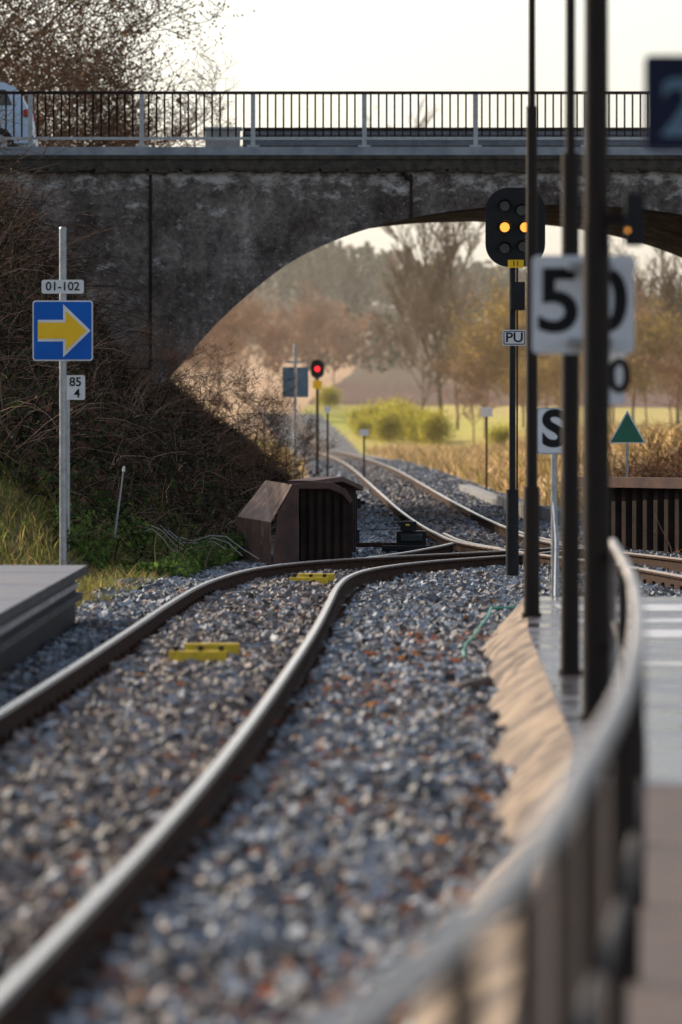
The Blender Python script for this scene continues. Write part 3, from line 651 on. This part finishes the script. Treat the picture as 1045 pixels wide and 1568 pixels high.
s.rrect(x+.035,3.425,.18,.09,.005,yy-.10,yy-.085,'yellow'); s.box(x-.02,x+.14,yy-.1,yy+.1,2.90,3.22,'black'); s.rrect(x+.02,2.585,.27,.18,.02,yy-.055,yy-.045,'white','steel'); s.rrect(x+.02,2.585,.245,.155,.015,yy-.060,yy-.056,'ink'); s.rrect(x+.02,2.585,.225,.135,.012,yy-.065,yy-.061,'white')
s.box(x+.045,x+.065,yy+.02,yy+.05,.6,3.4,'black')
o=s.build("main_signal",(x,yy,0)); text(o,"PU",.155,(x+.02,yy-.067,2.585),'ink',"letters",.015,1.1); text(o,"11",.085,(x+.035,yy-.103,3.427),'ink',"digits",.01)

# ---------------------------------------------------------------- left arrow sign
x,y=-3.04,42; yy=y*K; s=MB(); s.cyl((x,yy,-.3),(x,yy,3.74),.04,.04,'steel',16); s.cyl((x,yy,3.741),(x,yy,3.76),.042,.03,'steel',16)
cz_=2.625
s.rrect(x,cz_,.66,.66,.035,yy-.052,yy-.046,'white','steel'); s.rrect(x,cz_,.63,.63,.025,yy-.057,yy-.053,'blue')
P=[(-.272,-.118),(.005,-.118),(.005,-.29),(.305,0),(.005,.29),(.005,.118),(-.272,.118)]
s.plate([(x+a,cz_+b) for a,b in P],yy-.062,yy-.059,'white')
P=[(-.272,-.088),(.034,-.088),(.034,-.215),(.262,0),(.034,.215),(.034,.088),(-.272,.088)]
s.plate([(x+a,cz_+b) for a,b in P],yy-.067,yy-.064,'yellow')
s.rrect(x,3.105,.46,.15,.025,yy-.054,yy-.046,'white','steel')
for zz in(2.4,2.85,3.105): s.box(x-.12,x+.12,yy-.045,yy-.035,zz-.02,zz+.02,'steel')
o=s.build("arrow_sign",(x,yy,0)); text(o,"01-102",.13,(x,yy-.057,3.105),'ink',"plate_text",.015,1.02)
x2,y2=-3.08,43.6; s=MB(); s.cyl((x2-.02,y2*K+.03,-.2),(x2-.02,y2*K+.03,2.1),.022,.022,'steel'); s.rrect(x2+.06,2.02,.23,.28,.02,y2*K-.004,y2*K,'white','steel')
o=s.build("kilometre_plate",(x2,y2*K,0)); text(o,"85",.14,(x2+.065,y2*K-.007,2.08),'ink',"digits_a",.015); text(o,"4",.14,(x2+.085,y2*K-.007,1.95),'ink',"digit_b",.015)

# ---------------------------------------------------------------- distant signs and signals
x,y=-1.20,100; yy=y*K; s=MB(); s.cyl((x,yy,-.3),(x,yy,3.7),.045,.045,'steel'); s.rrect(x-.17,2.70,.30,.78,.02,yy-.06,yy-.05,'signback'); s.rrect(x+.20,2.70,.30,.78,.02,yy-.062,yy-.052,'signback'); s.box(x-.25,x+.27,yy-.05,yy-.04,3.2,3.25,'steel'); s.box(x-.25,x+.27,yy-.05,yy-.04,2.4,2.44,'steel')
s.build("track_sign_back",(x,yy,0))
x,y=-.80,130; yy=y*K; s=MB(); s.cyl((x,yy,-.3),(x,yy,3.3),.05,.05,'brownpaint'); s.rrect(x,3.48,.46,.62,.2,yy-.1,yy-.07,'black'); s.cyl((x,yy-.13,3.48),(x,yy-.101,3.48),.09,.09,'red',16); s.rrect(x,2.95,.3,.28,.02,yy-.08,yy-.06,'yellow')
s.box(x-.15,x+.15,yy-.06,yy+.1,3.2,3.75,'black'); s.build("distant_signal",(x,yy,0))
def small(x,y,z,w,h,name):
    s=MB(); yy=y*K; s.cyl((x,yy,-.3),(x,yy,z+h/2),.03,.03,'rustd'); s.rrect(x,z,w,h,.02,yy-.05,yy-.04,'white','steel'); return s.build(name,(x,yy,0))
s=MB(); x,y=-.40,115; s.cyl((x,y*K,-.3),(x,y*K,2.05),.03,.03,'rustd'); s.plate([(x-.13,2.05),(x,1.92),(x+.13,2.05),(x,2.2)],y*K-.05,y*K-.04,'white'); s.build("lozenge_marker",(x,y*K,0))
small(.72,120,1.35,.3,.2,"marker_post"); small(4.02,106,1.95,.33,.27,"gradient_post")
s=MB(); x,y=3.95,53; yy=y*K; s.cyl((x,yy,-.3),(x,yy,1.5),.02,.02,'steel')
s.plate([(x-.26,1.34),(x+.26,1.34),(x,1.80)],yy-.03,yy-.025,'white','steel'); s.plate([(x-.225,1.358),(x+.225,1.358),(x,1.755)],yy-.036,yy-.032,'green'); s.build("green_triangle_sign",(x,yy,0))

s=MB(); yy=52*K
s.box(.75,1.15,yy-.2,yy+.3,-.12,.16,'black'); s.box(.80,1.10,yy-.25,yy-.205,.02,.12,'lens'); s.box(.55,1.45,yy-.5,yy-.42,-.1,-.03,'black'); s.cyl((.9,yy,.16),(.9,yy,.3),.07,.05,'black'); s.box(.2,.75,yy-.1,yy+.0,-.06,.0,'railrust'); s.box(.87,.93,yy-.28,yy-.255,.23,.255,'yelpaint'); s.box(.80,1.02,yy-.25,yy-.1,.165,.29,'black')
s.build("point_machine",(.9,yy,0),.01)
s=MB(); yy=54*K; s.cyl((.2,yy,-.2),(.2,yy,.62),.03,.03,'black'); s.box(.13,.28,yy-.06,yy+.06,.42,.56,'black'); s.cyl((.08,yy,.5),(.34,yy,.5),.03,.03,'black'); s.box(.14,.26,yy-.05,yy+.05,-.15,.12,'black'); s.build("ground_signal",(.2,yy,0),.008)
def treadle(x,y):
    s=MB(); yy=y*K
    s.box(x-.23,x+.19,yy-.12,yy-.02,-.14,-.06,'yelpaint'); s.box(x-.15,x+.26,yy+1.3,yy+1.42,-.14,-.06,'yelpaint'); s.box(x-.10,x-.06,yy-.02,yy+1.3,-.15,-.11,'rustd'); s.box(x+.10,x+.14,yy-.02,yy+1.3,-.15,-.11,'rustd')
    for q in(-.18,.0,.15): s.cyl((x+q,yy-.07,-.06),(x+q,yy-.07,-.025),.022,.022,'rustd',8)
    s.build("balise_bracket",(x,yy,-.1),.006)
treadle(-1.03,28.2); treadle(-.33,41.8)
s=MB(); pts=[(1.35,34.5*K,-.05),(1.28,33.4*K,-.07),(1.17,32.2*K,-.09),(1.08,31*K,-.10),(.98,30*K,-.11),(.93,29.2*K,-.12),(.92,28.6*K,-.13)]
s.tube([(1.75,34.8*K,-.05)]+pts,.011,'hose',8); s.build("green_hose",(1,32*K,0))
s=MB()
for j in range(5):
    px=-2.4+j*.1; s.tube([(px+.2*i*(.6+.1*j),(46.4+.1*j)*K,.30+.09*math.sin(i*1.4+j)-.05*i) for i in range(6)],.007,'cable',6)
s.build("loose_cables",(-2,46*K,0))
s=MB(); s.cyl((-2.66,45*K,.25),(-2.55,45*K,1.05),.014,.010,'cable',8); s.cyl((-2.55,45*K,1.05),(-2.54,45*K,1.11),.02,.012,'white',8); s.build("leaning_marker_stake",(-2.6,45*K,0))
s=MB(); s.tube([(.75,25*K,-.12),(.82,24.7*K,-.10),(.95,24.9*K,-.07)],.045,'sleeper',8); s.build("timber_offcut",(.85,25*K,0))

# ---------------------------------------------------------------- valley haze (real scattering air over the fields)
hz=MB(); hz.box(-600,700,160,1900,-3,70,'steel'); ho=hz.build("haze",(0,160,0))
hm=bpy.data.materials.new("valley_haze_air"); hm.use_nodes=True; nt=hm.node_tree; nt.nodes.clear()
vo=nt.nodes.new("ShaderNodeOutputMaterial"); vs_=nt.nodes.new("ShaderNodeVolumeScatter"); vs_.inputs["Color"].default_value=(1,.90,.78,1); vs_.inputs["Density"].default_value=.00020; vs_.inputs["Anisotropy"].default_value=.35
nt.links.new(vs_.outputs[0],vo.inputs["Volume"]); ho.data.materials[0]=hm

# ---------------------------------------------------------------- light, sky, camera
az=math.radians(46); el=math.radians(27)
S=Vector((-math.cos(el)*math.sin(az),math.cos(el)*math.cos(az),math.sin(el)))
sd=bpy.data.lights.new("sun",'SUN'); sd.energy=5.0; sd.angle=math.radians(.5); sd.color=(1,.83,.62)
so=bpy.data.objects.new("sun",sd); so.rotation_euler=S.to_track_quat('Z','Y').to_euler(); so.location=(-30,60,40); COL.objects.link(so)
wd=bpy.data.worlds.new("World"); sc.world=wd; wd.use_nodes=True; nt=wd.node_tree; bg=nt.nodes["Background"]
sk=nt.nodes.new("ShaderNodeTexSky"); sk.sky_type='NISHITA'; sk.sun_disc=False; sk.sun_elevation=el; sk.sun_rotation=-az; sk.dust_density=2.2; sk.air_density=1.0; sk.ozone_density=1.3
hs=nt.nodes.new("ShaderNodeHueSaturation"); hs.inputs["Saturation"].default_value=.6; hs.inputs["Value"].default_value=1.22
nt.links.new(sk.outputs[0],hs.inputs["Color"]); nt.links.new(hs.outputs[0],bg.inputs[0]); bg.inputs[1].default_value=.15
cd=bpy.data.cameras.new("camera"); cam=bpy.data.objects.new("camera",cd); COL.objects.link(cam); sc.camera=cam
cd.sensor_fit='VERTICAL'; cd.sensor_height=36; cd.sensor_width=24; cd.lens=200; cd.clip_start=.1; cd.clip_end=12000
cam.location=(0,0,1.6); cam.rotation_euler=(math.radians(90)-math.atan(134/8711),0,0)
cd.dof.use_dof=True; cd.dof.focus_distance=50*K; cd.dof.aperture_fstop=2.9; cd.dof.aperture_blades=9
sc.view_settings.view_transform='Standard'; sc.view_settings.look='None'; sc.view_settings.exposure=0
